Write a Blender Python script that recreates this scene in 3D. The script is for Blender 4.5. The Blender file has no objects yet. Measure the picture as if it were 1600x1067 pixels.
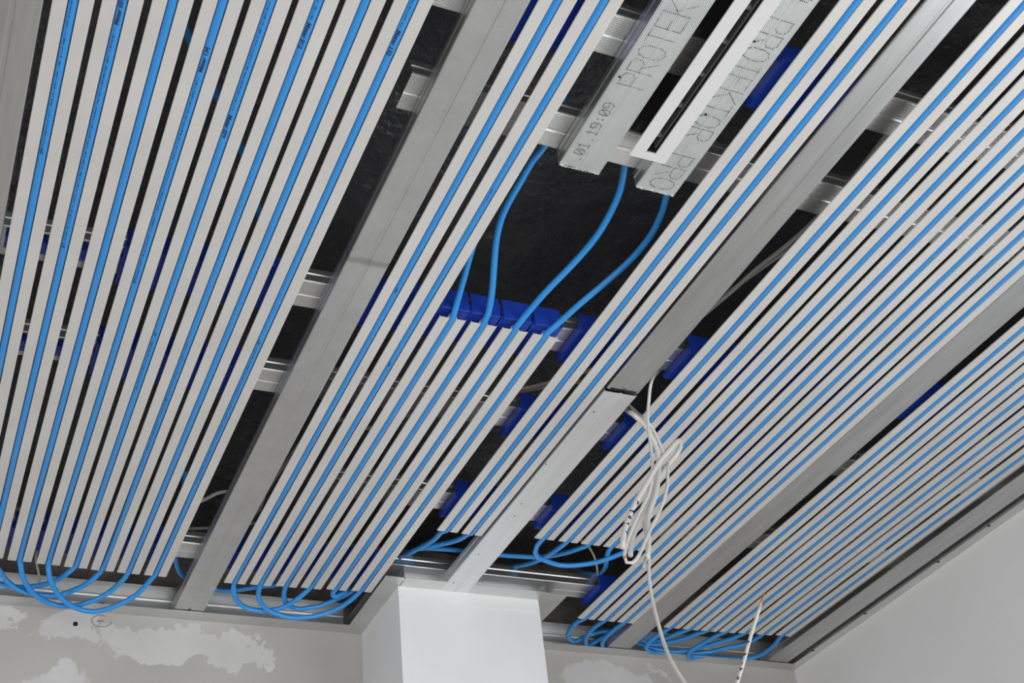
import bpy, bmesh, math, random
from mathutils import Vector, Matrix
random.seed(7)
sc = bpy.context.scene
COL = sc.collection
ZC = 2.65                      # underside of the ceiling grid
CAMZ = 1.50                    # eye height
HC = ZC - CAMZ
# ------------------------------------------------------------------ camera
F_PX = 1984.85
RX = Vector((0.91080121, -0.40068271, -0.09947125))    # camera right
RY = Vector((0.16659332, 0.57715669, -0.79946033))     # camera down
RZ = Vector((0.37774043, 0.71157819, 0.59242607))      # camera forward
cd = bpy.data.cameras.new('camera'); cam = bpy.data.objects.new('camera', cd); COL.objects.link(cam)
cd.sensor_fit = 'HORIZONTAL'; cd.sensor_width = 36.0; cd.lens = F_PX / 1600 * 36.0
cd.clip_start = 0.02; cd.clip_end = 60
cam.matrix_world = Matrix(((RX.x, -RY.x, -RZ.x, 0), (RX.y, -RY.y, -RZ.y, 0), (RX.z, -RY.z, -RZ.z, CAMZ), (0, 0, 0, 1)))
sc.camera = cam
# ------------------------------------------------------------------ world, daylight and added left fill
w = bpy.data.worlds.new('daylight'); sc.world = w; w.use_nodes = True
bg = w.node_tree.nodes['Background']; bg.inputs[0].default_value = (0.86, 0.93, 1.0, 1); bg.inputs[1].default_value = 1.0
def area(name, loc, rot, sx, sy, power, colr=(1, 1, 1)):
    l = bpy.data.lights.new(name, 'AREA'); l.shape = 'RECTANGLE'; l.size = sx; l.size_y = sy; l.energy = power; l.color = colr
    o = bpy.data.objects.new(name, l); COL.objects.link(o); o.location = loc; o.rotation_euler = rot
    return o
area('window_daylight_front', (-0.2, -2.92, 1.25), (math.radians(90), 0, 0), 3.2, 2.0, 95, (1.0, 0.99, 0.97))
area('window_daylight_right', (1.955, 0.10, 1.10), (math.radians(90), 0, math.radians(90)), 2.0, 1.8, 55, (0.97, 0.985, 1.0))
area('added_fill_left', (-3.03, -0.6, 1.10), (math.radians(90), 0, math.radians(-90)), 2.6, 1.8, 50, (1.0, 0.99, 0.98))  # added fill from the left, there to brighten the right wall
sc.view_settings.view_transform = 'Standard'
sc.view_settings.look = 'None'
sc.view_settings.exposure = -0.62
sc.view_settings.gamma = 1.0
sc.view_settings.use_curve_mapping = False

# ------------------------------------------------------------------ helpers
def px(u, v, z=0.0):
    """point at height z above the grid underside that is seen at pixel u, v"""
    d = RX * ((u - 800) / F_PX) + RY * ((v - 533.5) / F_PX) + RZ
    s = (HC + z) / d.z
    return Vector((d.x * s, d.y * s, ZC + z))
def pxy(u, v, Y):
    d = RX * ((u - 800) / F_PX) + RY * ((v - 533.5) / F_PX) + RZ
    s = Y / d.y
    return Vector((d.x * s, Y, CAMZ + d.z * s))
ORD = ['first', 'second', 'third', 'fourth', 'fifth', 'sixth', 'seventh', 'eighth']

def link(name, bm, mat, parent=None, smooth=False):
    bmesh.ops.recalc_face_normals(bm, faces=bm.faces)
    me = bpy.data.meshes.new(name); bm.to_mesh(me); bm.free()
    if smooth:
        for p in me.polygons: p.use_smooth = True
    if mat: me.materials.append(mat)
    o = bpy.data.objects.new(name, me); COL.objects.link(o)
    if parent: o.parent = parent
    return o
def tag(o, label, cat, group=None):
    o['label'] = label; o['category'] = cat
    if group: o['group'] = group
    return o
def empty(name, loc):
    o = bpy.data.objects.new(name, None); COL.objects.link(o); o.location = loc; o.empty_display_size = 0.05
    return o
def bm_box(bm, x0, x1, y0, y1, z0, z1):
    v = [bm.verts.new(p) for p in ((x0, y0, z0), (x1, y0, z0), (x1, y1, z0), (x0, y1, z0), (x0, y0, z1), (x1, y0, z1), (x1, y1, z1), (x0, y1, z1))]
    for f in ((0, 3, 2, 1), (4, 5, 6, 7), (0, 1, 5, 4), (1, 2, 6, 5), (2, 3, 7, 6), (3, 0, 4, 7)):
        bm.faces.new([v[i] for i in f])
def sheet(pts, t):
    """closed outline of a folded sheet of thickness t along an open polyline (offset to the left)"""
    n = len(pts); out = []
    for i in range(n):
        p = Vector(pts[i])
        d0 = (p - Vector(pts[i - 1])).normalized() if i > 0 else None
        d1 = (Vector(pts[i + 1]) - p).normalized() if i < n - 1 else None
        if d0 is None: d0 = d1
        if d1 is None: d1 = d0
        n0 = Vector((-d0.y, d0.x)); n1 = Vector((-d1.y, d1.x))
        m = (n0 + n1)
        m = m.normalized() if m.length > 1e-6 else n0
        k = t / max(0.4, m.dot(n0))
        out.append(p + m * k)
    return [tuple(p) for p in pts] + [tuple(p) for p in reversed(out)]
def extrude(bm, sec, a0, a1, axis='Y', cuts=None, skew=0.0):
    stations = [a0] + (cuts or []) + [a1]
    rings = []
    for a in stations:
        s = skew * (a - a0)
        if axis == 'Y': rings.append([bm.verts.new((p[0] + s, a, p[1])) for p in sec])
        elif axis == 'X': rings.append([bm.verts.new((a, p[0] + s, p[1])) for p in sec])
        else: rings.append([bm.verts.new((p[0], p[1], a)) for p in sec])
    n = len(sec)
    for r0, r1 in zip(rings, rings[1:]):
        for i in range(n):
            bm.faces.new((r0[i], r0[(i + 1) % n], r1[(i + 1) % n], r1[i]))
    bm.faces.new(rings[0]); bm.faces.new(list(reversed(rings[-1])))
def smooth_path(pts, step=0.012):
    """centripetal-ish Catmull-Rom through 3D points"""
    P = [Vector(p) for p in pts]
    P = [P[0] * 2 - P[1]] + P + [P[-1] * 2 - P[-2]]
    out = []
    for i in range(1, len(P) - 2):
        p0, p1, p2, p3 = P[i - 1:i + 3]
        n = max(1, min(14, int((p2 - p1).length / step)))
        L = (p2 - p1).length
        m1 = (p2 - p0) / max(1e-6, (p1 - p0).length + L) * L
        m2 = (p3 - p1) / max(1e-6, (p3 - p2).length + L) * L
        for k in range(n):
            t = k / n; t2 = t * t; t3 = t2 * t
            out.append(p1 * (2 * t3 - 3 * t2 + 1) + m1 * (t3 - 2 * t2 + t) + p2 * (-2 * t3 + 3 * t2) + m2 * (t3 - t2))
    out.append(P[-2])
    return out
def tube(bm, path, r, seg=10, caps=True):
    T = []
    for i in range(len(path)):
        a = path[max(0, i - 1)]; b = path[min(len(path) - 1, i + 1)]
        T.append((b - a).normalized())
    up = Vector((0, 0, 1)) if abs(T[0].z) < 0.9 else Vector((1, 0, 0))
    nrm = (up - T[0] * up.dot(T[0])).normalized()
    rings = []
    for i, p in enumerate(path):
        nrm = (nrm - T[i] * nrm.dot(T[i])).normalized()
        b = T[i].cross(nrm)
        rings.append([bm.verts.new(p + (nrm * math.cos(2 * math.pi * k / seg) + b * math.sin(2 * math.pi * k / seg)) * r) for k in range(seg)])
    for r0, r1 in zip(rings, rings[1:]):
        for k in range(seg):
            bm.faces.new((r0[k], r0[(k + 1) % seg], r1[(k + 1) % seg], r1[k]))
    if caps:
        bm.faces.new(list(reversed(rings[0]))); bm.faces.new(rings[-1])

# ------------------------------------------------------------------ materials
def mat(name, base, rough=0.5, metal=0.0, spec=0.5):
    m = bpy.data.materials.new(name); m.use_nodes = True
    b = m.node_tree.nodes['Principled BSDF']
    b.inputs['Base Color'].default_value = (*base, 1); b.inputs['Roughness'].default_value = rough
    b.inputs['Metallic'].default_value = metal; b.inputs['Specular IOR Level'].default_value = spec
    return m
def nodes(m): return m.node_tree.nodes, m.node_tree.links, m.node_tree.nodes['Principled BSDF']
def coords(m, scale=(1, 1, 1), loc=(0, 0, 0)):
    N, L, b = nodes(m)
    g = N.new('ShaderNodeNewGeometry'); mp = N.new('ShaderNodeMapping')
    mp.inputs['Scale'].default_value = scale; mp.inputs['Location'].default_value = loc
    L.new(g.outputs['Position'], mp.inputs['Vector'])
    return mp.outputs['Vector']
def noise(m, vec, scale, detail=3, rough=0.5):
    N, L, b = nodes(m)
    n = N.new('ShaderNodeTexNoise'); n.inputs['Scale'].default_value = scale; n.inputs['Detail'].default_value = detail; n.inputs['Roughness'].default_value = rough
    L.new(vec, n.inputs['Vector']); return n.outputs['Fac']
def ramp(m, fac, stops):
    N, L, b = nodes(m)
    r = N.new('ShaderNodeValToRGB'); e = r.color_ramp.elements
    e[0].position, e[0].color = stops[0][0], (*stops[0][1], 1)
    e[1].position, e[1].color = stops[-1][0], (*stops[-1][1], 1)
    for p, c in stops[1:-1]:
        x = e.new(p); x.color = (*c, 1)
    L.new(fac, r.inputs['Fac']); return r.outputs['Color']
def mixc(m, fac, a, b_, mode='MIX'):
    N, L, b = nodes(m)
    x = N.new('ShaderNodeMix'); x.data_type = 'RGBA'; x.blend_type = mode
    for sock, val in ((x.inputs['Factor'], fac), (x.inputs['A'], a), (x.inputs['B'], b_)):
        if isinstance(val, (int, float)): sock.default_value = val
        elif isinstance(val, tuple): sock.default_value = (*val, 1)
        else: L.new(val, sock)
    return x.outputs['Result']
def math_(m, op, a, b_=0.0, c=None):
    N, L, b = nodes(m)
    x = N.new('ShaderNodeMath'); x.operation = op
    for i, val in enumerate((a, b_) if c is None else (a, b_, c)):
        if isinstance(val, (int, float)): x.inputs[i].default_value = val
        else: L.new(val, x.inputs[i])
    return x.outputs[0]
def bump(m, height, strength, dist=0.001):
    N, L, b = nodes(m)
    x = N.new('ShaderNodeBump'); x.inputs['Strength'].default_value = strength; x.inputs['Distance'].default_value = dist
    L.new(height, x.inputs['Height']); L.new(x.outputs['Normal'], b.inputs['Normal'])
def setc(m, col, sock='Base Color'):
    N, L, b = nodes(m); L.new(col, b.inputs[sock])

# aluminium strips: dull, faintly mottled, with pale specks of dust
M_STRIP = mat('strip_aluminium', (0.62, 0.60, 0.575), 0.40, 0.18)
v = coords(M_STRIP); c1 = ramp(M_STRIP, noise(M_STRIP, v, 9, 4), [(0.3, (0.62, 0.60, 0.575)), (0.75, (0.69, 0.672, 0.65))])
dust = noise(M_STRIP, v, 260, 1); big = noise(M_STRIP, v, 3.2, 2)
dm = math_(M_STRIP, 'MULTIPLY', ramp(M_STRIP, dust, [(0.66, (0, 0, 0)), (0.72, (1, 1, 1))]), ramp(M_STRIP, big, [(0.5, (0, 0, 0)), (0.68, (1, 1, 1))]))
setc(M_STRIP, mixc(M_STRIP, dm, c1, (0.84, 0.83, 0.82)))
setc(M_STRIP, ramp(M_STRIP, noise(M_STRIP, v, 14, 3), [(0.3, (0.32, 0.32, 0.32)), (0.7, (0.44, 0.44, 0.44))]), 'Roughness')

def galv(name, c_lo, c_hi, rough, metal, knurl=None, kaxis='X', streak=(2, 60, 2), yend=None):
    m = mat(name, c_lo, rough, metal)
    vv = coords(m, streak)
    setc(m, ramp(m, noise(m, vv, 1.6, 4, 0.6), [(0.3, c_lo), (0.7, c_hi)]))
    if knurl:
        N, L, b = nodes(m)
        g = N.new('ShaderNodeNewGeometry'); s = N.new('ShaderNodeSeparateXYZ'); L.new(g.outputs['Position'], s.inputs[0])
        a1 = math_(m, 'SINE', math_(m, 'MULTIPLY', s.outputs['X' if kaxis == 'X' else 'Y'], 2 * math.pi / 0.0026))
        a2 = math_(m, 'SINE', math_(m, 'MULTIPLY', s.outputs['Y' if kaxis == 'X' else 'X'], 2 * math.pi / 0.0026))
        hgt = math_(m, 'ADD', math_(m, 'MULTIPLY', a1, 0.7), math_(m, 'MULTIPLY', math_(m, 'MULTIPLY', a1, a2), 0.5))
        sn = N.new('ShaderNodeSeparateXYZ'); L.new(g.outputs['True Normal'], sn.inputs[0])
        flat = math_(m, 'GREATER_THAN', math_(m, 'ABSOLUTE', sn.outputs['Z']), 0.9)
        if yend is not None: flat = math_(m, 'MULTIPLY', flat, math_(m, 'LESS_THAN', s.outputs['Y'], yend))
        bump(m, math_(m, 'MULTIPLY', hgt, flat), knurl, 0.0006)
        if yend is not None:      # dull smear where the knurling stops
            dd = math_(m, 'ABSOLUTE', math_(m, 'SUBTRACT', math_(m, 'ADD', s.outputs['Y'], math_(m, 'MULTIPLY', noise(m, coords(m), 90, 3), 0.01)), yend + 0.005))
            cur = b.inputs['Base Color'].links[0].from_socket
            setc(m, mixc(m, ramp(m, dd, [(0.003, (1, 1, 1)), (0.008, (0, 0, 0))]), cur, (0.40, 0.40, 0.405)))
    return m
M_GALV = galv('galvanised_steel', (0.50, 0.505, 0.505), (0.62, 0.625, 0.625), 0.40, 0.97, streak=(40, 3, 2))
M_GALV_X = galv('galvanised_steel_cross', (0.58, 0.58, 0.58), (0.70, 0.70, 0.69), 0.34, 0.97, streak=(3, 40, 2))
M_GALV_K = galv('galvanised_knurled', (0.56, 0.565, 0.565), (0.64, 0.645, 0.645), 0.42, 0.97, 0.35, 'X', (12, 12, 2), yend=1.27)
M_GALV_KX = galv('galvanised_knurled_cross', (0.62, 0.62, 0.61), (0.74, 0.74, 0.73), 0.32, 0.97, 0.45, 'Y', (12, 12, 2))
M_GALV_LT = galv('galvanised_light', (0.74, 0.755, 0.755), (0.82, 0.83, 0.83), 0.45, 0.70, streak=(40, 3, 2))
M_GALV_ST = galv('galvanised_stamped', (0.66, 0.70, 0.685), (0.78, 0.80, 0.785), 0.38, 0.97, 0.8, 'X', (14, 14, 2))
M_TRACK = galv('track_steel', (0.60, 0.61, 0.605), (0.72, 0.73, 0.72), 0.36, 0.80, streak=(6, 6, 2))
M_PIPE = mat('pipe_blue', (0.032, 0.275, 0.70), 0.28)
M_PRINT = mat('print_ink', (0.012, 0.02, 0.06), 0.6)
M_STAMP = mat('stamped_dents', (0.10, 0.105, 0.105), 0.7)
M_CLIP = mat('clip_blue', (0.012, 0.05, 0.40), 0.38)
M_FOIL = mat('black_foil', (0.045, 0.045, 0.048), 0.28, 0.0, 0.6)
vf = coords(M_FOIL)
setc(M_FOIL, mixc(M_FOIL, ramp(M_FOIL, noise(M_FOIL, vf, 30, 7, 0.75), [(0.60, (0, 0, 0)), (0.72, (1, 1, 1))]), (0.045, 0.045, 0.048), (0.16, 0.16, 0.165)))  # paler streaks put wrinkle highlights into the foil colour
bump(M_FOIL, noise(M_FOIL, vf, 13, 6, 0.6), 0.7, 0.03)
M_WHITE = mat('white_paint', (0.80, 0.80, 0.80), 0.7)
vw = coords(M_WHITE); setc(M_WHITE, ramp(M_WHITE, noise(M_WHITE, vw, 7, 4), [(0.3, (0.78, 0.78, 0.78)), (0.7, (0.82, 0.82, 0.825))]))
bump(M_WHITE, noise(M_WHITE, vw, 90, 2), 0.06, 0.002)
M_RWALL = mat('right_wall_paint', (0.60, 0.59, 0.58), 0.75)
vw = coords(M_RWALL); setc(M_RWALL, ramp(M_RWALL, noise(M_RWALL, vw, 4, 4), [(0.3, (0.78, 0.77, 0.76)), (0.7, (0.81, 0.802, 0.795))]))
M_SLOT = mat('white_powder_coat', (0.66, 0.66, 0.655), 0.35)
M_BLACK = mat('black_plastic', (0.02, 0.02, 0.021), 0.4)
M_GREYPL = mat('grey_plastic', (0.16, 0.16, 0.165), 0.4)
M_CABLE = mat('cable_white', (0.62, 0.60, 0.55), 0.4)
M_CABLE_G = mat('cable_grey', (0.42, 0.40, 0.37), 0.45)
M_COPPER = mat('copper', (0.75, 0.28, 0.12), 0.35, 0.8)
M_HOLE = mat('hole_black', (0.008, 0.008, 0.008), 0.9)
M_PENCIL = mat('pencil', (0.13, 0.13, 0.14), 0.8)
M_FLOOR = mat('floor_screed', (0.52, 0.51, 0.49), 0.8)
vfl = coords(M_FLOOR); setc(M_FLOOR, ramp(M_FLOOR, noise(M_FLOOR, vfl, 3, 5), [(0.3, (0.66, 0.65, 0.63)), (0.7, (0.74, 0.73, 0.71))]))

# filled plasterboard: warm grey board with paler patches of filler, raw brown render above the ceiling line
M_PLAST = mat('plaster_wall', (0.45, 0.43, 0.41), 0.85)
N, L, b = nodes(M_PLAST)
vp = coords(M_PLAST)
nz = N.new('ShaderNodeTexNoise'); nz.inputs['Scale'].default_value = 16; nz.inputs['Detail'].default_value = 5; L.new(vp, nz.inputs['Vector'])
sep = N.new('ShaderNodeSeparateXYZ'); L.new(vp, sep.inputs[0])
wob = math_(M_PLAST, 'MULTIPLY', math_(M_PLAST, 'SUBTRACT', nz.outputs['Fac'], 0.5), 1.2)
nd = N.new('ShaderNodeTexNoise'); nd.inputs['Scale'].default_value = 8; nd.inputs['Detail'].default_value = 6; nd.inputs['Roughness'].default_value = 0.6; L.new(vp, nd.inputs['Vector'])
nds = N.new('ShaderNodeSeparateColor'); L.new(nd.outputs['Color'], nds.inputs[0])
sepX = math_(M_PLAST, 'ADD', sep.outputs['X'], math_(M_PLAST, 'MULTIPLY', math_(M_PLAST, 'SUBTRACT', nds.outputs[0], 0.5), 0.34))
sepZ = math_(M_PLAST, 'ADD', sep.outputs['Z'], math_(M_PLAST, 'MULTIPLY', math_(M_PLAST, 'SUBTRACT', nds.outputs[1], 0.5), 0.17))
mask = None
for cx, cz, rx, rz in ((0.11, -0.018, .09, .022), (0.26, -0.055, .075, .030), (0.48, -0.055, .15, .034), (0.255, -0.20, .105, .07), (0.40, -0.23, .13, .06),
                       (0.02, -0.105, .05, .012), (0.60, -0.065, .05, .04), (0.66, -0.25, .10, .02), (1.45, -0.10, .16, .09), (1.80, -0.12, .07, .05), (-0.3, -0.3, .2, .2), (1.55, -0.5, .3, .2)):
    dx = math_(M_PLAST, 'MULTIPLY', math_(M_PLAST, 'SUBTRACT', sepX, cx), 1 / rx)
    dz = math_(M_PLAST, 'MULTIPLY', math_(M_PLAST, 'SUBTRACT', sepZ, ZC + cz), 1 / rz)
    d = math_(M_PLAST, 'ADD', math_(M_PLAST, 'MULTIPLY', dx, dx), math_(M_PLAST, 'MULTIPLY', dz, dz))
    d = math_(M_PLAST, 'ADD', d, wob)
    mask = d if mask is None else math_(M_PLAST, 'MINIMUM', mask, d)
N, L, b = nodes(M_PLAST)
pm = ramp(M_PLAST, mask, [(0.82, (1, 1, 1)), (0.95, (0, 0, 0))])
boardc = ramp(M_PLAST, noise(M_PLAST, vp, 5, 3), [(0.3, (0.43, 0.41, 0.385)), (0.7, (0.49, 0.47, 0.445))])
fillc = ramp(M_PLAST, noise(M_PLAST, vp, 12, 3), [(0.3, (0.55, 0.54, 0.525)), (0.7, (0.61, 0.60, 0.59))])
wallc = mixc(M_PLAST, pm, boardc, fillc)
rawc = ramp(M_PLAST, noise(M_PLAST, vp, 28, 5), [(0.35, (0.13, 0.115, 0.10)), (0.7, (0.24, 0.215, 0.19))])
up_ = ramp(M_PLAST, math_(M_PLAST, 'SUBTRACT', sep.outputs['Z'], ZC - 0.5), [(0.512, (0, 0, 0)), (0.516, (1, 1, 1))])
setc(M_PLAST, mixc(M_PLAST, up_, wallc, rawc))
bump(M_PLAST, nz.outputs['Fac'], 0.12, 0.004)

# ------------------------------------------------------------------ setting
WY = 2.440; WX = 1.970
def structure(name, boxes, m, parent=None):
    bm = bmesh.new()
    for bx in boxes: bm_box(bm, *bx)
    o = link(name, bm, m, parent)
    if parent is None: o['kind'] = 'structure'
    return o
structure('floor', [(-3.4, 2.2, -3.2, 2.7, -0.1, 0.0)], M_FLOOR)
structure('wall_back', [(-3.2, WX + 0.2, WY, WY + 0.15, 0.0, ZC + 0.34)], M_PLAST)
structure('wall_right', [(WX, WX + 0.15, 1.10, WY, 0.0, ZC + 0.34), (WX, WX + 0.15, -3.0, -0.90, 0.0, ZC + 0.34), (WX, WX + 0.15, -0.90, 1.10, 0.0, 0.2), (WX, WX + 0.15, -0.90, 1.10, 2.0, ZC + 0.34)], M_RWALL)
structure('wall_left', [(-3.2, -3.05, -3.0, -1.9, 0.0, ZC + 0.34), (-3.2, -3.05, 0.7, WY, 0.0, ZC + 0.34), (-3.2, -3.05, -1.9, 0.7, 0, 0.2), (-3.2, -3.05, -1.9, 0.7, 2.0, ZC + 0.34)], M_RWALL)
structure('wall_front', [(-3.2, -1.9, -3.15, -3.0, 0.0, ZC + 0.34), (1.5, WX + 0.15, -3.15, -3.0, 0.0, ZC + 0.34), (-1.9, 1.5, -3.15, -3.0, 0, 0.25), (-1.9, 1.5, -3.15, -3.0, 2.35, ZC + 0.34)], M_RWALL)
col = structure('wall_pillar', [(0.843, 1.1565, 2.205, WY - 0.0005, 0.0, ZC + 0.020)], M_WHITE)
bm = bmesh.new(); bm_box(bm, 0.8425, 1.1545, 2.2042, 2.2051, ZC - 0.030, ZC - 0.0012)
link('plaster_band', bm, M_WHITE, col)
col['label'] = 'white painted square pillar boxed out from the far wall'

# crumpled black foil under the slab
bm = bmesh.new()
nx, ny = 150, 150
from mathutils import noise as mn
gv = []
for j in range(ny + 1):
    row = []
    for i in range(nx + 1):
        x = -3.05 + (WX + 3.05) * i / nx; y = -3.0 + (WY + 3.0) * j / ny
        if True:
            h = 0.020 * mn.noise(Vector((x * 5, y * 5, 0.3))) + 0.010 * abs(mn.noise(Vector((x * 14, y * 11, 2.0))))
        row.append(bm.verts.new((x, y, ZC + 0.21 + h)))
    gv.append(row)
for j in range(ny):
    for i in range(nx): bm.faces.new((gv[j][i], gv[j][i + 1], gv[j + 1][i + 1], gv[j + 1][i]))
o = link('ceiling', bm, M_FOIL, None, True); o['kind'] = 'structure'

# ------------------------------------------------------------------ grid channels
def channel_section(c, z0, w=0.060, h=0.027, t=0.0007, groove=1):
    hw = w / 2; r = 0.0022
    pts = [(c - hw + 0.007, z0 + h - 0.0035), (c - hw + 0.005, z0 + h), (c - hw + 0.0015, z0 + h), (c - hw, z0 + h - 0.002),
           (c - hw, z0 + h * 0.62), (c - hw + 0.0011, z0 + h * 0.55), (c - hw, z0 + h * 0.48),
           (c - hw, z0 + r), (c - hw + r * 0.3, z0 + r * 0.3), (c - hw + r, z0)]
    if groove: pts += [(c - 0.0035, z0), (c - 0.0018, z0 + 0.0013 * groove), (c + 0.0018, z0 + 0.0013 * groove), (c + 0.0035, z0)]
    pts += [(c + hw - r, z0), (c + hw - r * 0.3, z0 + r * 0.3), (c + hw, z0 + r), (c + hw, z0 + h * 0.48), (c + hw - 0.0011, z0 + h * 0.55), (c + hw, z0 + h * 0.62),
            (c + hw, z0 + h - 0.002), (c + hw - 0.0015, z0 + h), (c + hw - 0.005, z0 + h), (c + hw - 0.007, z0 + h - 0.0035)]
    return sheet(pts, t)
NEAR = -0.25
def beam(xc, y0, y1, m, label, name='ceiling_channel', z=0.0007, groove=1):
    bm = bmesh.new()
    extrude(bm, channel_section(0, 0, groove=groove), 0, y1 - y0, 'Y')
    o = link(name, bm, m); o.location = (xc, y0, ZC + z)
    return tag(o, label, 'metal channel', 'lower ceiling channels')
b0 = beam(-0.0335, NEAR, 2.434, M_GALV, 'grey steel ceiling channel along the left edge of the photo')
b1 = beam(0.4655, NEAR, 2.434, M_GALV_K, 'long knurled grey steel channel between the left strips and the middle strips')
b2 = beam(0.9655, NEAR, 1.456, M_GALV, 'upper length of the jointed grey channel, ending at the black slit')
b2b = beam(0.9645, 1.461, 2.2040, M_GALV_LT, 'pale lower length of the jointed channel, running onto the pillar', z=-0.0018)
b3 = beam(1.4555, NEAR, 2.434, M_GALV, 'plain grey steel channel between the two right-hand strip groups', groove=0)
b4 = beam(1.8980, NEAR, 2.434, M_GALV, 'grey steel channel beside the right wall, right of all strips', groove=0)
# screws and smudge in the channels
def dot(name, p, r, m, parent, h=0.0012):
    bm = bmesh.new(); bmesh.ops.create_cone(bm, cap_ends=True, segments=10, radius1=r, radius2=r * 0.8, depth=h)
    o = link(name, bm, m); o.location = p
    if parent:
        o.parent = parent; o.location = Vector(p) - parent.location
    return o
for u, vv in ((928, 643.5), (853, 725), (815, 787), (804, 806), (748, 866), (709, 910)): dot('screw', px(u, vv, -0.0020), 0.0012, M_HOLE, b2b)
# joint sleeve: the slit at the joint
bm = bmesh.new(); bm_box(bm, -0.0235, 0.0235, -0.0012, 0.0012, -0.0006, 0.0004)
s = link('joint_slit', bm, M_HOLE, b2); s.location = (0.0, 1.4535 - NEAR, -0.0003)

def cross(yc, x0, x1, m, label, z=0.0275, skew=0.0):
    bm = bmesh.new()
    extrude(bm, channel_section(0, 0), 0, x1 - x0, 'X', skew=skew)
    o = link('cross_channel', bm, m); o.location = (x0, yc, ZC + z)
    return tag(o, label, 'metal channel', 'upper cross channels')
cross(0.820, 0.27, 1.96, M_GALV_KX, 'ribbed bright cross channel nearest the top edge of the photo')
cross(0.9815, 0.415, 1.96, M_GALV_KX, 'ribbed bright cross channel just behind the ends of the two stamped channels', skew=0.003)
cross(1.403, -0.5, 1.96, M_GALV_X, 'smooth cross channel behind the row of four bright blue clips', skew=-0.010)
cross(1.629, -0.5, 1.96, M_GALV_X, 'smooth cross channel just beyond the joint of the slit channel', skew=-0.011)
cross(1.909, 0.58, 1.96, M_GALV_X, 'short smooth cross channel over the ends of the paired strips')
cross(2.202, -0.5, 1.36, M_GALV_X, 'smooth cross channel in front of the pillar, parallel to the far wall')

# wall tracks: U profile with the lower flange showing
def track(axis, a0, a1, wallpos, sgn, fl, label, m=M_TRACK, z=0.0, hh=0.050):
    """section coordinate runs away from the wall by sgn"""
    s = sgn
    pts = [(wallpos + s * fl, z), (wallpos + s * 0.0006, z), (wallpos + s * 0.0006, z + hh * 0.3), (wallpos + s * 0.002, z + hh * 0.36), (wallpos + s * 0.0006, z + hh * 0.42), (wallpos + s * 0.0006, z + hh * 0.68), (wallpos + s * 0.002, z + hh * 0.74), (wallpos + s * 0.0006, z + hh * 0.80), (wallpos + s * 0.0006, z + hh), (wallpos + s * min(fl, 0.036), z + hh)]
    sec = sheet(pts, 0.0006 * s)
    bm = bmesh.new(); extrude(bm, sec, a0, a1, axis)
    for vtx in bm.verts: vtx.co.z += ZC
    o = link('wall_track', bm, m)
    return tag(o, label, 'wall track', 'edge tracks around the ceiling')
t1 = track('X', -0.9, 0.803, WY, -1, 0.040, 'zinc edge track on the far wall, left of the pillar', z=-0.0008)
t2 = track('X', 1.197, 1.943, WY, -1, 0.036, 'zinc edge track on the far wall, right of the pillar', z=-0.0008)
t3 = track('Y', -0.3, WY - 0.001, WX, -1, 0.026, 'zinc edge track with dark screw holes along the right wall', z=-0.0008)
t4 = track('Y', 2.166, WY - 0.001, 0.843, -1, 0.040, 'zinc edge track on the shaded left side of the pillar', z=-0.0008, hh=0.026)
t5 = track('X', 0.846, 1.157, 2.205, -1, 0.040, 'zinc edge track across the bright front of the pillar', z=-0.0008, hh=0.026)
t6 = track('Y', 2.168, WY - 0.001, 1.1575, 1, 0.052, 'zinc edge track on the right side of the pillar', z=-0.0008, hh=0.026)
for yy in (1.687, 1.850, 2.112, 2.322): dot('screw_hole', (1.9455, yy, ZC - 0.0012), 0.0038, M_HOLE, t3)
dot('screw', (1.9535, 1.70, ZC - 0.0015), 0.003, M_GALV_X, t3)
# faint printed dashes on the far-left track flange
bm = bmesh.new()
xx = -0.05
while xx < 0.78:
    n = random.randint(3, 7)
    for k in range(n):
        bm_box(bm, xx, xx + random.uniform(.002, .005), 2.413 + random.uniform(-.002, .002), 2.413 + random.uniform(.003, .006), ZC - 0.00105, ZC - 0.0009)
        xx += 0.006
    xx += random.uniform(0.012, 0.05)
link('faded_printing', bm, M_PENCIL, t1)['kind'] = 'stuff'

# drill holes and pencil circle on the far wall
hole = dot('drill_hole', pxy(118, 974.5, WY - 0.0006), 0.0050, M_HOLE, None); hole.rotation_euler = (math.radians(90), 0, 0)
tag(hole, 'small round black drill hole in the far wall below the left loops', 'hole')
hole2 = dot('drill_hole', (0.300, 2.4375, ZC + 0.0142), 0.0055, M_HOLE, None); hole2.rotation_euler = (math.radians(90), 0, 0)
tag(hole2, 'black screw hole in the edge track just above the wall drill hole', 'hole')
pc = pxy(157, 970, WY - 0.0006)
ring = []
for k in range(26):
    a = math.radians(60 + k * 12); ring.append(Vector((pc.x + 0.017 * math.cos(a) * (1.0 if k < 20 else 1.25), pc.y, pc.z + 0.0125 * math.sin(a))))
bm = bmesh.new(); tube(bm, ring, 0.00045, 6)
o = link('pencil_mark', bm, M_PENCIL); tag(o, 'thin pencil circle with a dash, drawn on the far wall', 'pencil mark')
bm = bmesh.new(); bm_box(bm, pc.x - 0.006, pc.x + 0.006, WY - 0.0009, WY - 0.0004, pc.z - 0.0008, pc.z + 0.0008); link('pencil_dash', bm, M_PENCIL, o)

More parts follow.
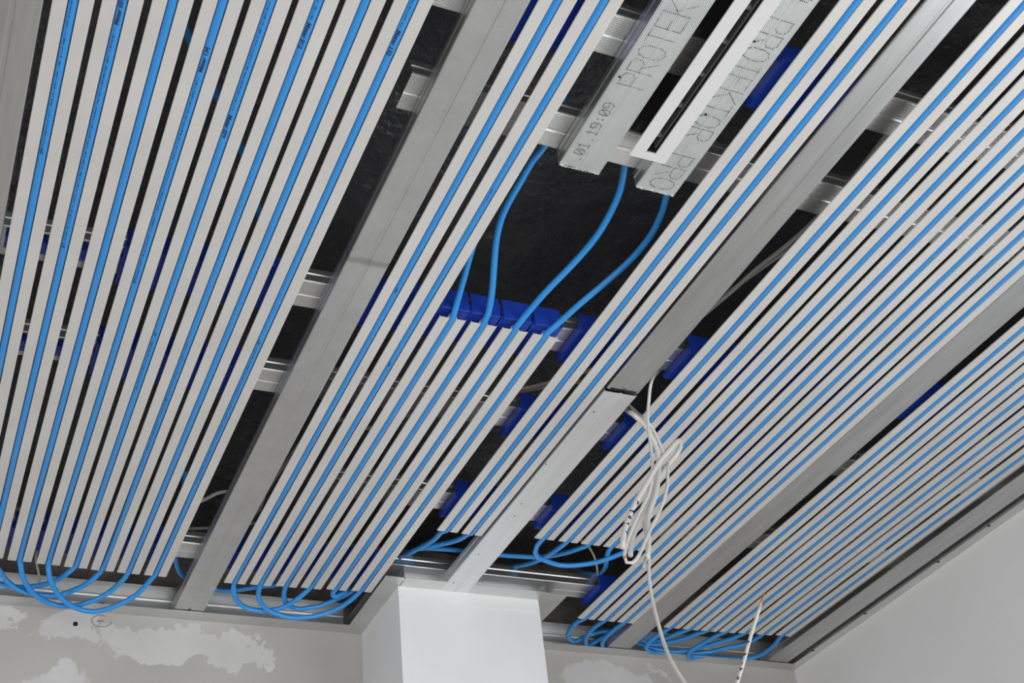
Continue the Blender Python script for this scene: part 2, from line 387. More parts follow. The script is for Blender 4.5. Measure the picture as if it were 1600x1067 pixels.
# ------------------------------------------------------------------ aluminium strips
def strip_fins():
    secs = []
    for s in (-1, 1):
        pts = [(s * 0.0057, 0.0), (s * 0.0195, 0.0), (s * 0.0208, 0.0004), (s * 0.0208, 0.0022)]
        secs.append(sheet(pts, 0.0007 * s))
    return secs
def strip_groove():
    pts = [(-0.0057, 0.0003)]
    R_ = 0.0058; zc_ = 0.0042
    for k in range(9):
        a = math.radians(190 - k * 25); pts.append((R_ * math.cos(a), zc_ + R_ * math.sin(a)))
    pts.append((0.0057, 0.0003))
    return sheet(pts, 0.0005)
smesh = {}
def strip(x, y0, y1, label, group, dz=0.0):
    key = round(y1 - y0, 4)
    if key not in smesh:
        bm = bmesh.new()
        for s_ in strip_fins(): extrude(bm, s_, 0, key, 'Y')
        o = link('heat_strip', bm, M_STRIP); a = o.data
        bm = bmesh.new(); extrude(bm, strip_groove(), 0, key, 'Y')
        g = link('pipe_groove', bm, M_STRIP, o, True); smesh[key] = (a, g.data)
    else:
        a, gd = smesh[key]
        o = bpy.data.objects.new('heat_strip', a); COL.objects.link(o)
        g = bpy.data.objects.new('pipe_groove', gd); COL.objects.link(g); g.parent = o
    o.location = (x, y0, ZC + dz)
    return tag(o, label, 'metal strip', group)
TA = [0.0255, 0.0745, 0.1244, 0.1750, 0.2240, 0.2727, 0.3211, 0.3711]
TB = [0.5241, 0.5748, 0.6255, 0.6755, 0.7270, 0.7785]
TC = [0.8575, 0.9078]
TD = [1.0545, 1.1065, 1.1558, 1.2053, 1.2552, 1.3044, 1.3541, 1.4030]
TE = [1.5245, 1.5738, 1.6218, 1.6701, 1.7200, 1.7680, 1.8195]
EA = [2.2500, 2.2530, 2.2560, 2.2590, 2.2610, 2.2630, 2.2640, 2.2640]
EB = [2.2640, 2.2610, 2.2570, 2.2540, 2.2500, 2.2460]
EC = [1.970, 1.971]
ED = [1.9555] * 5 + [2.2735] * 3
EE = [2.2770, 2.2770, 2.2760, 2.2740, 2.2710, 2.2680, 2.2640]
for i, x in enumerate(TA): strip(x, NEAR, EA[i], f'light grey aluminium strip, {ORD[i]} from the left edge channel in the left bay', 'strips of the left bay')
for i, x in enumerate(TB):
    if i < 2: strip(x, NEAR, EB[i], f'long aluminium strip, {ORD[i]} to the right of the knurled channel', 'strips right of the knurled channel')
    else: strip(x, 1.354, EB[i], f'short aluminium strip starting at the bright blue clips, {ORD[i - 2]} of four', 'short strips in the middle')
for i, x in enumerate(TC): strip(x, NEAR, EC[i], ['left', 'right'][i] + ' one of the two aluminium strips left of the jointed channel', 'pair of strips beside the jointed channel')
for i, x in enumerate(TD): strip(x, NEAR, ED[i], f'aluminium strip, {ORD[i]} to the right of the jointed channel', 'strips right of the jointed channel')
for i, x in enumerate(TE): strip(x, NEAR, EE[i], f'aluminium strip, {ORD[i]} in the far right bay beside the right wall', 'strips of the far right bay')

# ------------------------------------------------------------------ blue pipes
ZP = 0.0037; RP = 0.0050
def run(x, ya, yb, n=6):
    return [Vector((x, ya + (yb - ya) * k / n, ZC + ZP)) for k in range(n + 1)]
def crop(x0, y0, s, pts):
    return [(x0 + p[0] / s, y0 + p[1] / s, p[2]) for p in pts]
def pix(pts): return [px(*p) for p in pts]
def pipe(path, label, group):
    bm = bmesh.new(); tube(bm, smooth_path(path), RP, 12)
    o = link('water_pipe', bm, M_PIPE, None, True)
    return tag(o, label, 'pipe', group)
K = 8.893
def hair(xa, ya, xb, yb, loop, na=NEAR, nb=NEAR, pre=None, post=None):
    return (pre or []) + run(xa, na, ya) + loop + run(xb, yb, nb) + (post or [])
PG = 'blue pipes looping through the strips'
def gen_loop(xa, ya, xb, yb, depth, drop):
    """fallback bend between two strip ends"""
    out = []
    for k in range(1, 10):
        a = math.pi * k / 10; t = (1 - math.cos(a)) / 2
        out.append(Vector((xa + (xb - xa) * t, (ya + (yb - ya) * t) + 0.012 + depth * math.sin(a), ZC + ZP - drop * math.sin(a))))
    return out
pA15 = pipe(hair(TA[0], EA[0], TA[4], EA[4], [Vector((0.0235, 2.285, ZC + .002)), Vector((0.035, 2.325, ZC - .004))] + pix(reversed(crop(0, 840, K, [(970, 465, -.002), (850, 555, -.004), (660, 640, -.006), (450, 680, -.008), (250, 690, -.008), (60, 655, -.006)])))),
     'blue pipe running in the first and fifth strips of the left bay', PG)
pA26 = pipe(hair(TA[1], EA[1], TA[5], EA[5], [Vector((0.0705, 2.272, ZC + .002))] + pix([(-7, 884, -.008)]) + pix(reversed(crop(0, 840, K, [(1250, 610, -.008), (1000, 740, -.014), (800, 800, -.018), (600, 800, -.02), (400, 770, -.02), (200, 690, -.018), (80, 590, -.012)])))),
     'blue pipe running in the second and sixth strips of the left bay', PG)
pA37 = pipe(hair(TA[2], EA[2], TA[6], EA[6], pix(crop(0, 840, K, [(287, 380, -.004), (315, 540, -.014), (400, 700, -.022), (520, 820, -.028), (700, 915, -.03), (900, 950, -.03), (1100, 935, -.028), (1423, 820, -.02)]) + crop(160, 840, K, [(130, 730, -.012), (310, 560, -.002)]))),
     'blue pipe running in the third and seventh strips of the left bay', PG)
pA48 = pipe(hair(TA[3], EA[3], TA[7], EA[7], pix(crop(0, 840, K, [(672, 440, -.006), (690, 560, -.016), (800, 780, -.03), (950, 920, -.038), (1150, 1010, -.04), (1300, 1030, -.04)]) + crop(160, 840, K, [(0, 1010, -.038), (230, 930, -.03), (480, 790, -.018), (640, 620, -.004)]))),
     'blue pipe running in the fourth and eighth strips of the left bay, lowest loop', PG)
# free ends that rise above the grid at the four short strips
nB3 = pix([(775, 285, .075), (752, 345, .05), (734, 400, .032), (727.5, 424, .025), (719.5, 453, .018), (712, 480, .010)])
nB4 = pix([(885, 150, .10), (853, 225, .074), (832, 251, .064), (813, 284, .054), (795, 315, .044), (783, 342, .038), (775.5, 374, .032), (772.5, 407, .026), (769, 454, .016), (763, 489, .008)])
nB5 = pix([(985, 190, .10), (979, 240, .085), (975, 267, .072), (969, 297, .062), (954, 332, .053), (932, 369, .045), (900, 407, .037), (850, 459, .022), (815, 500, .010)])
nB6 = pix([(1046, 250, .10), (1045, 285, .08), (1041, 307, .066), (1036, 327, .060), (1019, 364, .052), (989, 402, .043), (950, 438, .032), (907, 474, .020), (869, 508, .010)])
K2 = 8.889
lB14 = pix(crop(340, 860, K2, [(222, 570, -.006), (260, 690, -.014), (380, 790, -.02), (560, 835, -.022), (750, 830, -.02), (950, 770, -.016), (1150, 640, -.008)]))
pB14 = pipe(hair(TB[0], EB[0], TB[3], EB[3], lB14, nb=1.352, post=list(reversed(nB4))), 'blue pipe from the first long middle strip, rising free left of the stamped channels', PG)
lB26 = pix(crop(340, 860, K2, [(563, 600, -.008), (590, 720, -.016), (660, 800, -.022), (760, 860, -.026), (900, 910, -.03), (1100, 935, -.03), (1300, 920, -.028)]) + crop(500, 860, K, [(0, 895, -.022), (200, 830, -.014), (400, 710, -.006), (520, 605, 0)]))
pB26 = pipe(hair(TB[1], EB[1], TB[5], EB[5], lB26, nb=1.352, post=list(reversed(nB6))), 'blue pipe from the second long middle strip, rising free below the rightmost stamped channel', PG)
K3 = 8.889
lB3C1 = pix(crop(340, 860, K2, [(920, 620, -.002), (935, 705, -.006), (1010, 780, -.008), (1130, 815, -.008), (1300, 790, -.006)]) + crop(500, 860, K, [(0, 772, .0), (150, 710, .006), (300, 645, .012), (420, 580, .022)])) + \
    [px(575, 906, .05), px(605, 884, .062), px(622, 872, .05)] + pix(crop(620, 820, K3, [(160, 392, .03), (350, 300, .024), (520, 200, .014), (625, 95, .007)]))
pB3 = pipe(hair(TB[2], EB[2], TC[0], EC[0], lB3C1, na=1.352, pre=nB3), 'blue pipe from the leftmost short strip, linked to the left strip of the pair', PG)
lB5C2 = pix(crop(500, 860, K, [(180, 585, .0), (178, 622, -.003), (215, 640, -.003), (290, 602, .004), (380, 560, .016)])) + \
    [px(570, 908, .065), px(605, 886, .076), px(630, 870, .064)] + pix(crop(620, 820, K3, [(240, 362, .048), (300, 330, .038), (480, 290, .03), (700, 250, .022), (880, 195, .014), (990, 125, .007)]))
pB5 = pipe(hair(TB[4], EB[4], TC[1], EC[1], lB5C2, na=1.352, pre=nB5), 'blue pipe from the third short strip, linked to the right strip of the pair', PG)
K4 = 7.27
lD15 = pix(crop(780, 820, K4, [(430, 235, .003), (408, 310, 0), (440, 372, -.002), (540, 412, -.004), (680, 455, -.006), (850, 460, -.006), (1100, 425, -.004), (1300, 360, -.002), (1430, 305, 0)]))
pipe(hair(TD[0], ED[0], TD[4], ED[4], lD15), 'blue pipe looping from the first to the fifth strip right of the jointed channel', PG)
lD2 = pix(crop(780, 820, K4, [(640, 290, .010), (470, 390, .026), (320, 445, .042), (150, 476, .058)])) + [Vector((1.075, 2.215, ZC + .064)), Vector((1.06, 2.26, ZC + .066)), Vector((1.05, 2.36, ZC + .07))]
pipe(run(TD[1], NEAR, ED[1]) + lD2, 'blue pipe leaving the second strip right of the jointed channel towards the pillar', PG)
lD3 = pix(crop(780, 820, K4, [(900, 270, .010), (700, 330, .02), (500, 362, .03), (300, 360, .036), (0, 340, .04)]) + crop(620, 820, K3, [(1150, 385, .042), (850, 352, .044), (640, 336, .046), (400, 325, .05), (290, 330, .056)])) + [px(635, 868, .075), px(618, 881, .10), px(606, 893, .14)]
pipe(run(TD[2], NEAR, ED[2]) + lD3, 'blue pipe from the third strip right of the jointed channel, crossing over it', PG)
lD4 = pix(crop(780, 820, K4, [(1240, 300, .002), (1220, 400, .012), (1205, 480, .028), (1150, 545, .045), (1080, 562, .056), (1020, 558, .062)])) + [Vector((1.20, 2.225, ZC + .066)), Vector((1.18, 2.29, ZC + .072))]
pipe(run(TD[3], NEAR, ED[3]) + lD4, 'blue pipe bending down from the fourth strip right of the jointed channel', PG)
lD6 = pix(crop(860, 940, 8, [(330, 255, .003), (250, 335, .002), (213, 410, .001), (245, 470, .004), (320, 497, .010)])) + [Vector((1.37, 2.385, ZC + .018)), Vector((1.44, 2.385, ZC + .036)), Vector((1.50, 2.37, ZC + .034))] + pix(crop(990, 960, 10.67, [(330, 440, .014), (520, 390, .008), (740, 310, .004)]))
pipe(hair(TD[5], ED[5], TE[1], EE[1], lD6), 'blue pipe from the sixth strip right of the jointed channel into the far right bay', PG)
lD7 = pix(crop(860, 940, 8, [(560, 310, .003), (465, 410, .002), (440, 490, .002), (475, 555, .006)])) + [Vector((1.40, 2.405, ZC + .014)), Vector((1.45, 2.395, ZC + .037)), Vector((1.50, 2.395, ZC + .030))] + pix(crop(990, 960, 10.67, [(300, 500, .012), (520, 470, .010), (800, 410, .006), (1060, 320, .004)]))
pipe(hair(TD[6], ED[6], TE[2], EE[2], lD7), 'blue pipe from the seventh strip right of the jointed channel into the far right bay', PG)
lD8 = pix(crop(860, 940, 8, [(800, 345, .003), (690, 445, .002), (645, 525, .003), (670, 575, .008)])) + [Vector((1.42, 2.418, ZC + .024)), Vector((1.455, 2.415, ZC + .039)), Vector((1.50, 2.415, ZC + .024))] + pix(crop(990, 960, 10.67, [(500, 600, .006), (800, 615, .005), (1100, 555, .005), (1300, 495, .005), (1560, 425, .004)]))
pipe(hair(TD[7], ED[7], TE[4], EE[4], lD8), 'blue pipe from the eighth strip right of the jointed channel into the far right bay', PG)
lE16 = pix(crop(990, 960, 10.67, [(420, 330, .002), (255, 465, -.003), (208, 560, -.006), (250, 610, -.005), (360, 632, .0), (560, 642, .004), (880, 648, .006), (1300, 615, .006), (1560, 550, .005)]) + crop(1130, 960, 11.85, [(350, 560, .005), (560, 470, .004)]))
pipe(hair(TE[0], EE[0], TE[5], EE[5], lE16), 'blue pipe looping from the first to the sixth strip of the far right bay', PG)
lE47 = pix(crop(990, 960, 10.67, [(1380, 350, .003), (1150, 485, .0), (960, 595, -.005), (910, 675, -.009), (940, 735, -.006)])) + [Vector((1.69, 2.412, ZC + .003)), Vector((1.74, 2.416, ZC + .005))] + pix(crop(1130, 960, 11.85, [(420, 822, .003), (560, 795, .003), (750, 715, .003), (950, 555, .004)]))
pipe(hair(TE[3], EE[3], TE[6], EE[6], lE47), 'blue pipe looping from the fourth to the seventh strip of the far right bay', PG)
# feed pipe crossing above the knurled channel at the far end
fp = pix(crop(160, 840, K, [(1010, 140, .045), (1018, 260, .042), (1030, 380, .040), (1090, 500, .038), (1160, 560, .038)])) + [px(317, 911, .036)] + pix(crop(340, 860, K2, [(0, 548, .032), (200, 555, .030), (500, 512, .028), (830, 470, .026), (930, 440, .03)])) + [Vector((0.625, 2.30, ZC + .06)), Vector((0.635, 2.29, ZC + .12))]
fp = [Vector((0.37, 2.02, ZC + .09)), Vector((0.385, 2.10, ZC + .075))] + fp
pipe(fp, 'blue pipe crossing above the knurled channel at its far end', PG)
pipe([px(u, v_, .030) for u, v_ in ((270, -30), (292, 52), (337, 145), (375, 227), (403, 325), (425, 420))], 'blue pipe lying slantwise above the left bay strips, glimpsed through the gaps', PG)
# ------------------------------------------------------------------ blue clips
def clip_mesh():
    bm = bmesh.new()
    hw = 0.0246
    # lower body under the channel, rounded at the near end
    prof = [(-0.047, 0.0150), (-0.044, 0.0130), (0.030, 0.0130), (0.036, 0.0150), (0.040, 0.0200), (0.040, 0.0262), (-0.047, 0.0262)]
    extrude(bm, [(p[0], p[1]) for p in prof], -hw, hw, 'X')
    # near flap standing in front of the channel
    extrude(bm, [(-0.0505, 0.0095), (-0.0475, 0.0095), (-0.0440, 0.0460), (-0.0475, 0.0470)], -0.0228, 0.0228, 'X')
    # lower lip of the flap
    extrude(bm, [(-0.0505, 0.0095), (-0.0390, 0.0130), (-0.0390, 0.0150), (-0.0490, 0.0150)], -0.0228, 0.0228, 'X')
    # far hook
    extrude(bm, [(0.0365, 0.0200), (0.0395, 0.0200), (0.0385, 0.0500), (0.0335, 0.0560), (0.0335, 0.0545), (0.0365, 0.0480)], -0.016, 0.016, 'X')
    # two gripping ribs on the body
    for s in (-1, 1): bm_box(bm, s * 0.0125 - 0.0015, s * 0.0125 + 0.0015, -0.030, 0.030, 0.0128, 0.0135)
    return bm
cl0 = None
def clip(x, y, label):
    global cl0
    if cl0 is None:
        cl0 = link('strip_clip', clip_mesh(), M_CLIP); o = cl0
    else:
        o = cl0.copy(); COL.objects.link(o)
    o.location = (x, y, ZC)
    tag(o, label, 'plastic clip', 'dark blue clips under the cross channels')
    return o
RN = {'A': 'top-edge', 'C': 'second', 'D': 'third', 'E': 'short', 'F': 'far-wall'}
def rowy(k, x): return {'A': 0.8215, 'C': 1.403 - 0.010 * (x + 0.5), 'D': 1.629 - 0.011 * (x + 0.5), 'E': 1.909, 'F': 2.202}[k]
def clips(rows, xs, bay, off=0):
    for k in rows:
        for i, x in enumerate(xs):
            clip(x, rowy(k, x), f'dark blue clip over {ORD[i + off]} {bay} strip under {RN[k]} cross channel')
clips('CD', TA[3:], 'left-bay', 3)
clips('F', TA, 'left-bay')
for k in 'CD':
    for i, x in enumerate(TA[:3]):
        o = clip(x, rowy(k, x), f'narrow dark blue clip over {ORD[i]} left-bay strip under {RN[k]} cross channel'); o.scale = (1, 0.28, 0.9); o.location.y -= 0.013
clips('AC', TB[:2], 'middle-bay')
clips('F', TB, 'middle-bay')
for i, x in enumerate(TB[2:]): clip(x, rowy('C', x), f'bright blue clip at the open end of the {ORD[i]} short middle strip')
clips('ACDE', TC, 'paired')
clips('CD', TD, 'right-bay')
clips('E', TD[:5], 'right-bay')
clips('F', TD[5:], 'right-bay', 5)
clips('C', TE, 'far-right')

# ------------------------------------------------------------------ stamped channels
STROKES = {
 'P': [[(0, 0), (0, 1)], [(0, 1), (.45, 1), (.6, .9), (.6, .65), (.45, .52), (0, .52)]],
 'R': [[(0, 0), (0, 1)], [(0, 1), (.45, 1), (.6, .9), (.6, .65), (.45, .52), (0, .52)], [(.25, .5), (.6, 0)]],
 'O': [[(.3, 0), (.1, .08), (0, .3), (0, .7), (.1, .92), (.3, 1), (.5, .92), (.6, .7), (.6, .3), (.5, .08), (.3, 0)]],
 'T': [[(.3, 0), (.3, 1)], [(0, 1), (.6, 1)]],
 'E': [[(0, 0), (0, 1)], [(0, 1), (.6, 1)], [(0, .52), (.4, .52)], [(0, 0), (.6, 0)]],
 'K': [[(0, 0), (0, 1)], [(.6, 1), (0, .42)], [(.15, .56), (.6, 0)]],
 '0': [[(.3, 0), (.08, .1), (0, .5), (.08, .9), (.3, 1), (.52, .9), (.6, .5), (.52, .1), (.3, 0)], [(.1, .2), (.5, .8)]],
 '1': [[(.1, .75), (.3, 1), (.3, 0)], [(.1, 0), (.5, 0)]],
 '9': [[(.05, .05), (.4, 0), (.6, .3), (.6, .8), (.4, 1), (.1, .95), (0, .7), (.15, .48), (.6, .55)]],
 '8': [[(.3, .5), (.05, .7), (.1, .95), (.3, 1), (.5, .95), (.55, .7), (.3, .5), (.0, .3), (.1, .05), (.3, 0), (.5, .05), (.6, .3), (.3, .5)]],
 ':': [[(.3, .25), (.3, .3)], [(.3, .7), (.3, .75)]], '.': [[(.3, 0), (.3, .06)]],
}
def stamped(parent, text, y_start, pitch, height, xc, direction, step, dotr, ymax=9, name='stamped_lettering'):
    """direction -1: reads towards the camera, letter tops to -X; +1: reads away, tops to +X"""
    bm = bmesh.new()
    y = y_start; W = pitch * 0.78 / 0.6
    for ch in text:
        for st in STROKES.get(ch, []):
            for a, b_ in zip(st, st[1:]):
                p = Vector((a[0] * W, a[1] * height)); q = Vector((b_[0] * W, b_[1] * height))
                n = max(1, int((q - p).length / step))
                for k in range(n + 1):
                    r = p.lerp(q, k / n)
                    X = xc + direction * (r.y - height / 2); Y = y + direction * r.x
                    if Y > ymax: continue
                    s = dotr * random.uniform(.6, 1.15)
                    bm_box(bm, X - s, X + s, Y - s, Y + s, ZC - 0.00012, ZC + 0.0009)
        y += direction * pitch
    o = link(name, bm, M_STAMP, parent)
    o.location = -parent.location
    return o
def chan(xc, y1, label):
    bm = bmesh.new()
    extrude(bm, channel_section(0, 0, groove=-0.5), 0, y1 - NEAR, 'Y', cuts=None)
    o = link('stamped_channel', bm, M_GALV_ST); o.location = (xc, NEAR, ZC + 0.0007)
    return tag(o, label, 'metal channel', 'two cut stamped channels')
ch1 = chan(0.6675, 1.013, 'short cut channel with dotted stamp, to the left of the white slot diffuser')
stamped(ch1, 'PROTEKTOR', 0.864, 0.0231, 0.035, 0.664, -1, 0.0024, 0.00055)
stamped(ch1, '.01.19:09', 1.000, 0.0118, 0.0145, 0.6535, -1, 0.0019, 0.00055, name='stamped_date')
stamped(ch1, 'E0', 1.0115, 0.008, 0.0145, 0.6535, 1, 0.0019, 0.00055, ymax=1.0125, name='stamped_date_rest')
ch2 = chan(0.7845, 1.019, 'short cut channel with dotted stamp, to the right of the white slot diffuser')
stamped(ch2, 'PROTEKTOR', 0.7150, 0.0229, 0.035, 0.7865, 1, 0.0024, 0.00055)
stamped(ch2, 'PRO', 0.9480, 0.0229, 0.035, 0.7865, 1, 0.0024, 0.00055, ymax=1.0165)
stamped(ch2, 'PROTEKTOR', 0.4820, 0.0229, 0.035, 0.7865, 1, 0.0024, 0.00055)
for u, vv in ((968, 120),): dot('rivet_hole', px(u, vv, -0.0002), 0.0016, M_HOLE, ch1)
for u, vv in ((1103, 179), (1179, 65)): dot('rivet_hole', px(u, vv, -0.0002), 0.0014, M_HOLE, ch2)
# ragged saw-cut burrs on the cut ends
for par, xc, y1 in ((ch1, 0.6675, 1.013), (ch2, 0.7845, 1.019)):
    bm = bmesh.new()
    for k in range(22):
        x = xc - 0.027 + 0.054 * k / 21 + random.uniform(-.001, .001)
        l = random.uniform(.0003, .0018)
        bm_box(bm, x - .0013, x + .0013, y1 - 0.001, y1 + l, ZC + 0.0002, ZC + 0.0009)
    o = link('cut_burr', bm, M_GALV_LT, par); o.location = -par.location

# ------------------------------------------------------------------ white slot diffuser
sl = empty('slot_diffuser', (0.742, 0.966, ZC))
tag(sl, 'white linear slot diffuser frame hanging between the two stamped channels', 'air diffuser')
def slotpart(name, boxes, m):
    bm = bmesh.new()
    for bx in boxes: bm_box(bm, *bx)
    o = link(name, bm, m, sl); o.location = -Vector(sl.location); return o
SY0 = NEAR
slotpart('frame_rail', [(0.716, 0.7342, SY0, 0.9535, ZC - 0.0030, ZC - 0.0010)], M_SLOT)
slotpart('frame_rail', [(0.7486, 0.7685, SY0, 0.9535, ZC - 0.0030, ZC - 0.0010)], M_SLOT)
slotpart('end_cap', [(0.716, 0.7685, 0.9536, 0.966, ZC - 0.0032, ZC - 0.0010)], M_SLOT)
slotpart('air_deflector', [(0.7462, 0.7480, SY0, 0.950, ZC + 0.004, ZC + 0.026)], M_GREYPL)
y = 0.93
while y > 0.3:
    slotpart('spacer_clip', [(0.7343, 0.7461, y - 0.0022, y + 0.0022, ZC + 0.006, ZC + 0.014), (0.7343, 0.7365, y - 0.006, y + 0.006, ZC + 0.006, ZC + 0.010)], M_GREYPL)
    y -= 0.0535
slotpart('plenum', [(0.7325, 0.7340, SY0, 0.953, ZC - 0.0009, ZC + 0.031), (0.7488, 0.7503, SY0, 0.953, ZC - 0.0009, ZC + 0.031), (0.7325, 0.7503, 0.9532, 0.9545, ZC - 0.0009, ZC + 0.09), (0.722, 0.7324, SY0, 0.952, ZC + 0.031, ZC + 0.09), (0.7504, 0.7545, SY0, 0.952, ZC + 0.031, ZC + 0.09), (0.722, 0.7545, SY0, 0.952, ZC + 0.09, ZC + 0.092)], M_BLACK)

# ------------------------------------------------------------------ lettering on pipes and cables
def text_mesh(s, size, bold=0.024):
    cu = bpy.data.curves.new('t', 'FONT'); cu.body = s; cu.size = size; cu.align_x = 'LEFT'; cu.offset = bold * size
    ob = bpy.data.objects.new('t', cu); COL.objects.link(ob)
    dg = bpy.context.evaluated_depsgraph_get(); me = bpy.data.meshes.new_from_object(ob.evaluated_get(dg))
    bpy.data.objects.remove(ob); bpy.data.curves.remove(cu)
    bm = bmesh.new(); bm.from_mesh(me)
    bmesh.ops.triangulate(bm, faces=bm.faces)
    for _ in range(4):          # fine enough to bend round the pipe
        lg = [e for e in bm.edges if e.calc_length() > size * 0.10]
        if not lg: break
        bmesh.ops.subdivide_edges(bm, edges=lg, cuts=1)
        bmesh.ops.triangulate(bm, faces=bm.faces)
    bm.to_mesh(me); bm.free()
    return me
def wrap_text(parent, s, size, origin, along, facing, radius, m=M_PRINT, upright=False, name='printed_text', ycentre=None, stretch=1.0):
    """wrap text on a cylinder: baseline direction = along, tops towards facing x along"""
    me = text_mesh(s, size, 0.05 if name == 'handwritten_mark' else 0.024)
    along = along.normalized(); facing = (facing - along * facing.dot(along)).normalized()
    side = facing.cross(along)
    yc = size * 0.35 if ycentre is None else ycentre
    for vtx in me.vertices:
        a, h = (vtx.co.x * stretch, vtx.co.y - yc)
        if upright: a, h = (vtx.co.y, -(vtx.co.x - size * 0.28))
        th = h / radius
        vtx.co = origin + along * a + (facing * math.cos(th) + side * math.sin(th)) * (radius + 0.00018)
    me.materials.clear(); me.materials.append(m)
    o = bpy.data.objects.new(name, me); COL.objects.link(o); o.parent = parent
    return o
DN = Vector((0, 0, -1))
def pipe_text(parent, x, s, size, y, reads_away, tilt=-0.35):
    al = Vector((0, 1 if reads_away else -1, 0))
    wrap_text(parent, s, size, Vector((x, y, ZC + ZP)), al, DN + Vector((tilt, 0, 0)), RP, stretch=1.3)
def microprint(parent, x, y0, y1, tilt=-0.3, hgt=0.0019):
    """the row of print too small to read"""
    bm = bmesh.new(); y = y0
    f = (DN + Vector((tilt, 0, 0))).normalized(); sd = f.cross(Vector((0, 1, 0)))
    while y < y1:
        wd = random.uniform(.0004, .0011)
        if random.random() < 0.80:
            h = hgt * random.choice((1, 1, .65, .65, .5)); o0 = random.choice((-.5, -.5, 0)) * (hgt - h)
            pts = []
            for (yy, q) in ((y, o0 - h / 2), (y + wd, o0 - h / 2), (y + wd, o0 + h / 2), (y, o0 + h / 2)):
                th = q / RP
                pts.append(bm.verts.new(Vector((x, yy, ZC + ZP)) + (f * math.cos(th) + sd * math.sin(th)) * (RP + 0.00015)))
            bm.faces.new(pts)
        y += wd + random.choice((.0005, .0006, .0007, .0020))
    return link('fine_print', bm, M_PRINT, parent)
def yat(u, v): return px(u, v, 0.001).y
pipe_text(pA26, TA[1], 'Meter 059', 0.0070, yat(178, 36), False)
pipe_text(pA48, TA[3], 'Meter 134', 0.0070, yat(314, 111), False)
pipe_text(pA15, TA[4], 'Meter 078', 0.0070, yat(359, 178), True)
pipe_text(pA26, TA[5], 'Meter 062', 0.0070, yat(483, 34), True)
pipe_text(pA48, TA[7], 'Meter 132', 0.0070, yat(624, 46), True)
for par, x, p0, p1 in ((pA15, TA[0], (115, 0), (66, 235)), (pA26, TA[1], (175, 42), (97, 375)), (pA48, TA[3], (308, 118), (208, 432)), (pA15, TA[4], (425, 2), (360, 172)), (pA26, TA[5], (500, -20), (484, 30)), (pA48, TA[7], (660, -30), (627, 42)),
                       (pA26, TA[5], (292, 534), (210, 610)), (pA15, TA[4], (290, 540), (205, 610)), (pA48, TA[7], (400, 540), (305, 755)), (pA26, TA[5], (205, 620), (160, 720))):
    microprint(par, x, yat(*p0), yat(*p1))
for par, x, p in ((pA15, TA[0], (64, 238)), (pA26, TA[1], (97, 385)), (pA48, TA[3], (207, 440)), (pA26, TA[5], (205, 617)), (pA48, TA[7], (402, 536)), (pB14, TB[0], (620, 455)), (pB26, TB[1], (605, 570)), (pA15, TA[4], (291, 531))):
    pipe_text(par, x, '066', 0.0055, yat(*p), False)
microprint(pB26, TB[1], yat(770, 295), yat(755, 320)); microprint(pB14, TB[3], yat(735, 535), yat(715, 570)); microprint(pB14, TB[3], yat(750, 515), yat(735, 535))

# ------------------------------------------------------------------ cables
def cable(name, pts, r, m, label, group=None, seg=10):
    bm = bmesh.new(); tube(bm, smooth_path(pts, 0.008), r, seg)
    o = link(name, bm, m, None, True)
    return tag(o, label, 'cable', group)
CG = 'hanging white cables'
Y0 = 1.50
def c1(pts, s=10.67, x0=960, y0=680): return [pxy(x0 + p[0] / s, y0 + p[1] / s, p[2]) for p in pts]
# thick cable: down from the grid, round the coil and back up to the white bend, then down to its marked end
main = [px(956, 622, .062), px(969, 633, .045), px(981, 642, .020)] + [pxy(u, v_, Y) for u, v_, Y in ((991, 649, 1.47), (1007, 664, 1.475), (1018, 681, 1.48), (1026, 700, 1.485), (1029.5, 725, 1.49), (1028, 752, 1.49), (1023.5, 775, 1.49), (1014, 803, 1.49), (1011.5, 822, 1.485), (1013, 840, 1.48), (1013, 858, 1.475), (1010, 872, 1.47))]
cb1 = cable('electric_cable', main, 0.0042, M_CABLE, 'thick white cable hanging out beside the jointed channel, ending in a stripped core', CG)
endp = [pxy(1010, 870, 1.47), pxy(1007, 879, 1.469), pxy(1004.5, 888, 1.468)]
bm = bmesh.new(); tube(bm, smooth_path(endp), 0.0024, 8); link('bare_core', bm, M_CABLE_G, cb1, True)
loopc = [pxy(u, v_, Y) for u, v_, Y in ((972.5, 856, 1.43), (974, 838, 1.432), (980, 815, 1.436), (993, 785, 1.44), (1009, 758, 1.445), (1030, 722, 1.45), (1048, 701, 1.452), (1058, 690, 1.455), (1062.5, 689, 1.465), (1063.5, 697, 1.478), (1058, 709, 1.49), (1046, 723, 1.495), (1034, 741, 1.50), (1022, 765, 1.50), (1008, 800, 1.50), (999, 815, 1.50), (992, 830, 1.50), (986, 850, 1.495), (985, 868, 1.49))]
cb2 = cable('electric_cable', loopc, 0.0042, M_CABLE, 'bent white cable with a handwritten mark, folded double in the hanging bundle', CG)
thin = [px(1052, 560, .07), px(1024, 585, .03), px(1017, 600, .004)] + [pxy(u, v_, Y) for u, v_, Y in ((1014, 625, 1.455), (1012, 655, 1.46), (1016, 690, 1.462), (1019, 715, 1.462), (1019, 740, 1.462), (1014, 770, 1.46), (1002, 795, 1.455), (988, 825, 1.45), (979, 850, 1.446), (975.5, 868, 1.444), (979, 879, 1.442), (988, 879, 1.442), (998, 868, 1.445), (1005, 852, 1.45), (1015, 830, 1.46), (1026, 808, 1.465), (1036, 785, 1.468), (1043, 755, 1.47), (1043, 725, 1.475))] 
cb3 = cable('electric_cable', thin, 0.0027, M_CABLE, 'thin pale cable hanging straight from the grid and coiled at the bottom of the bundle', CG)
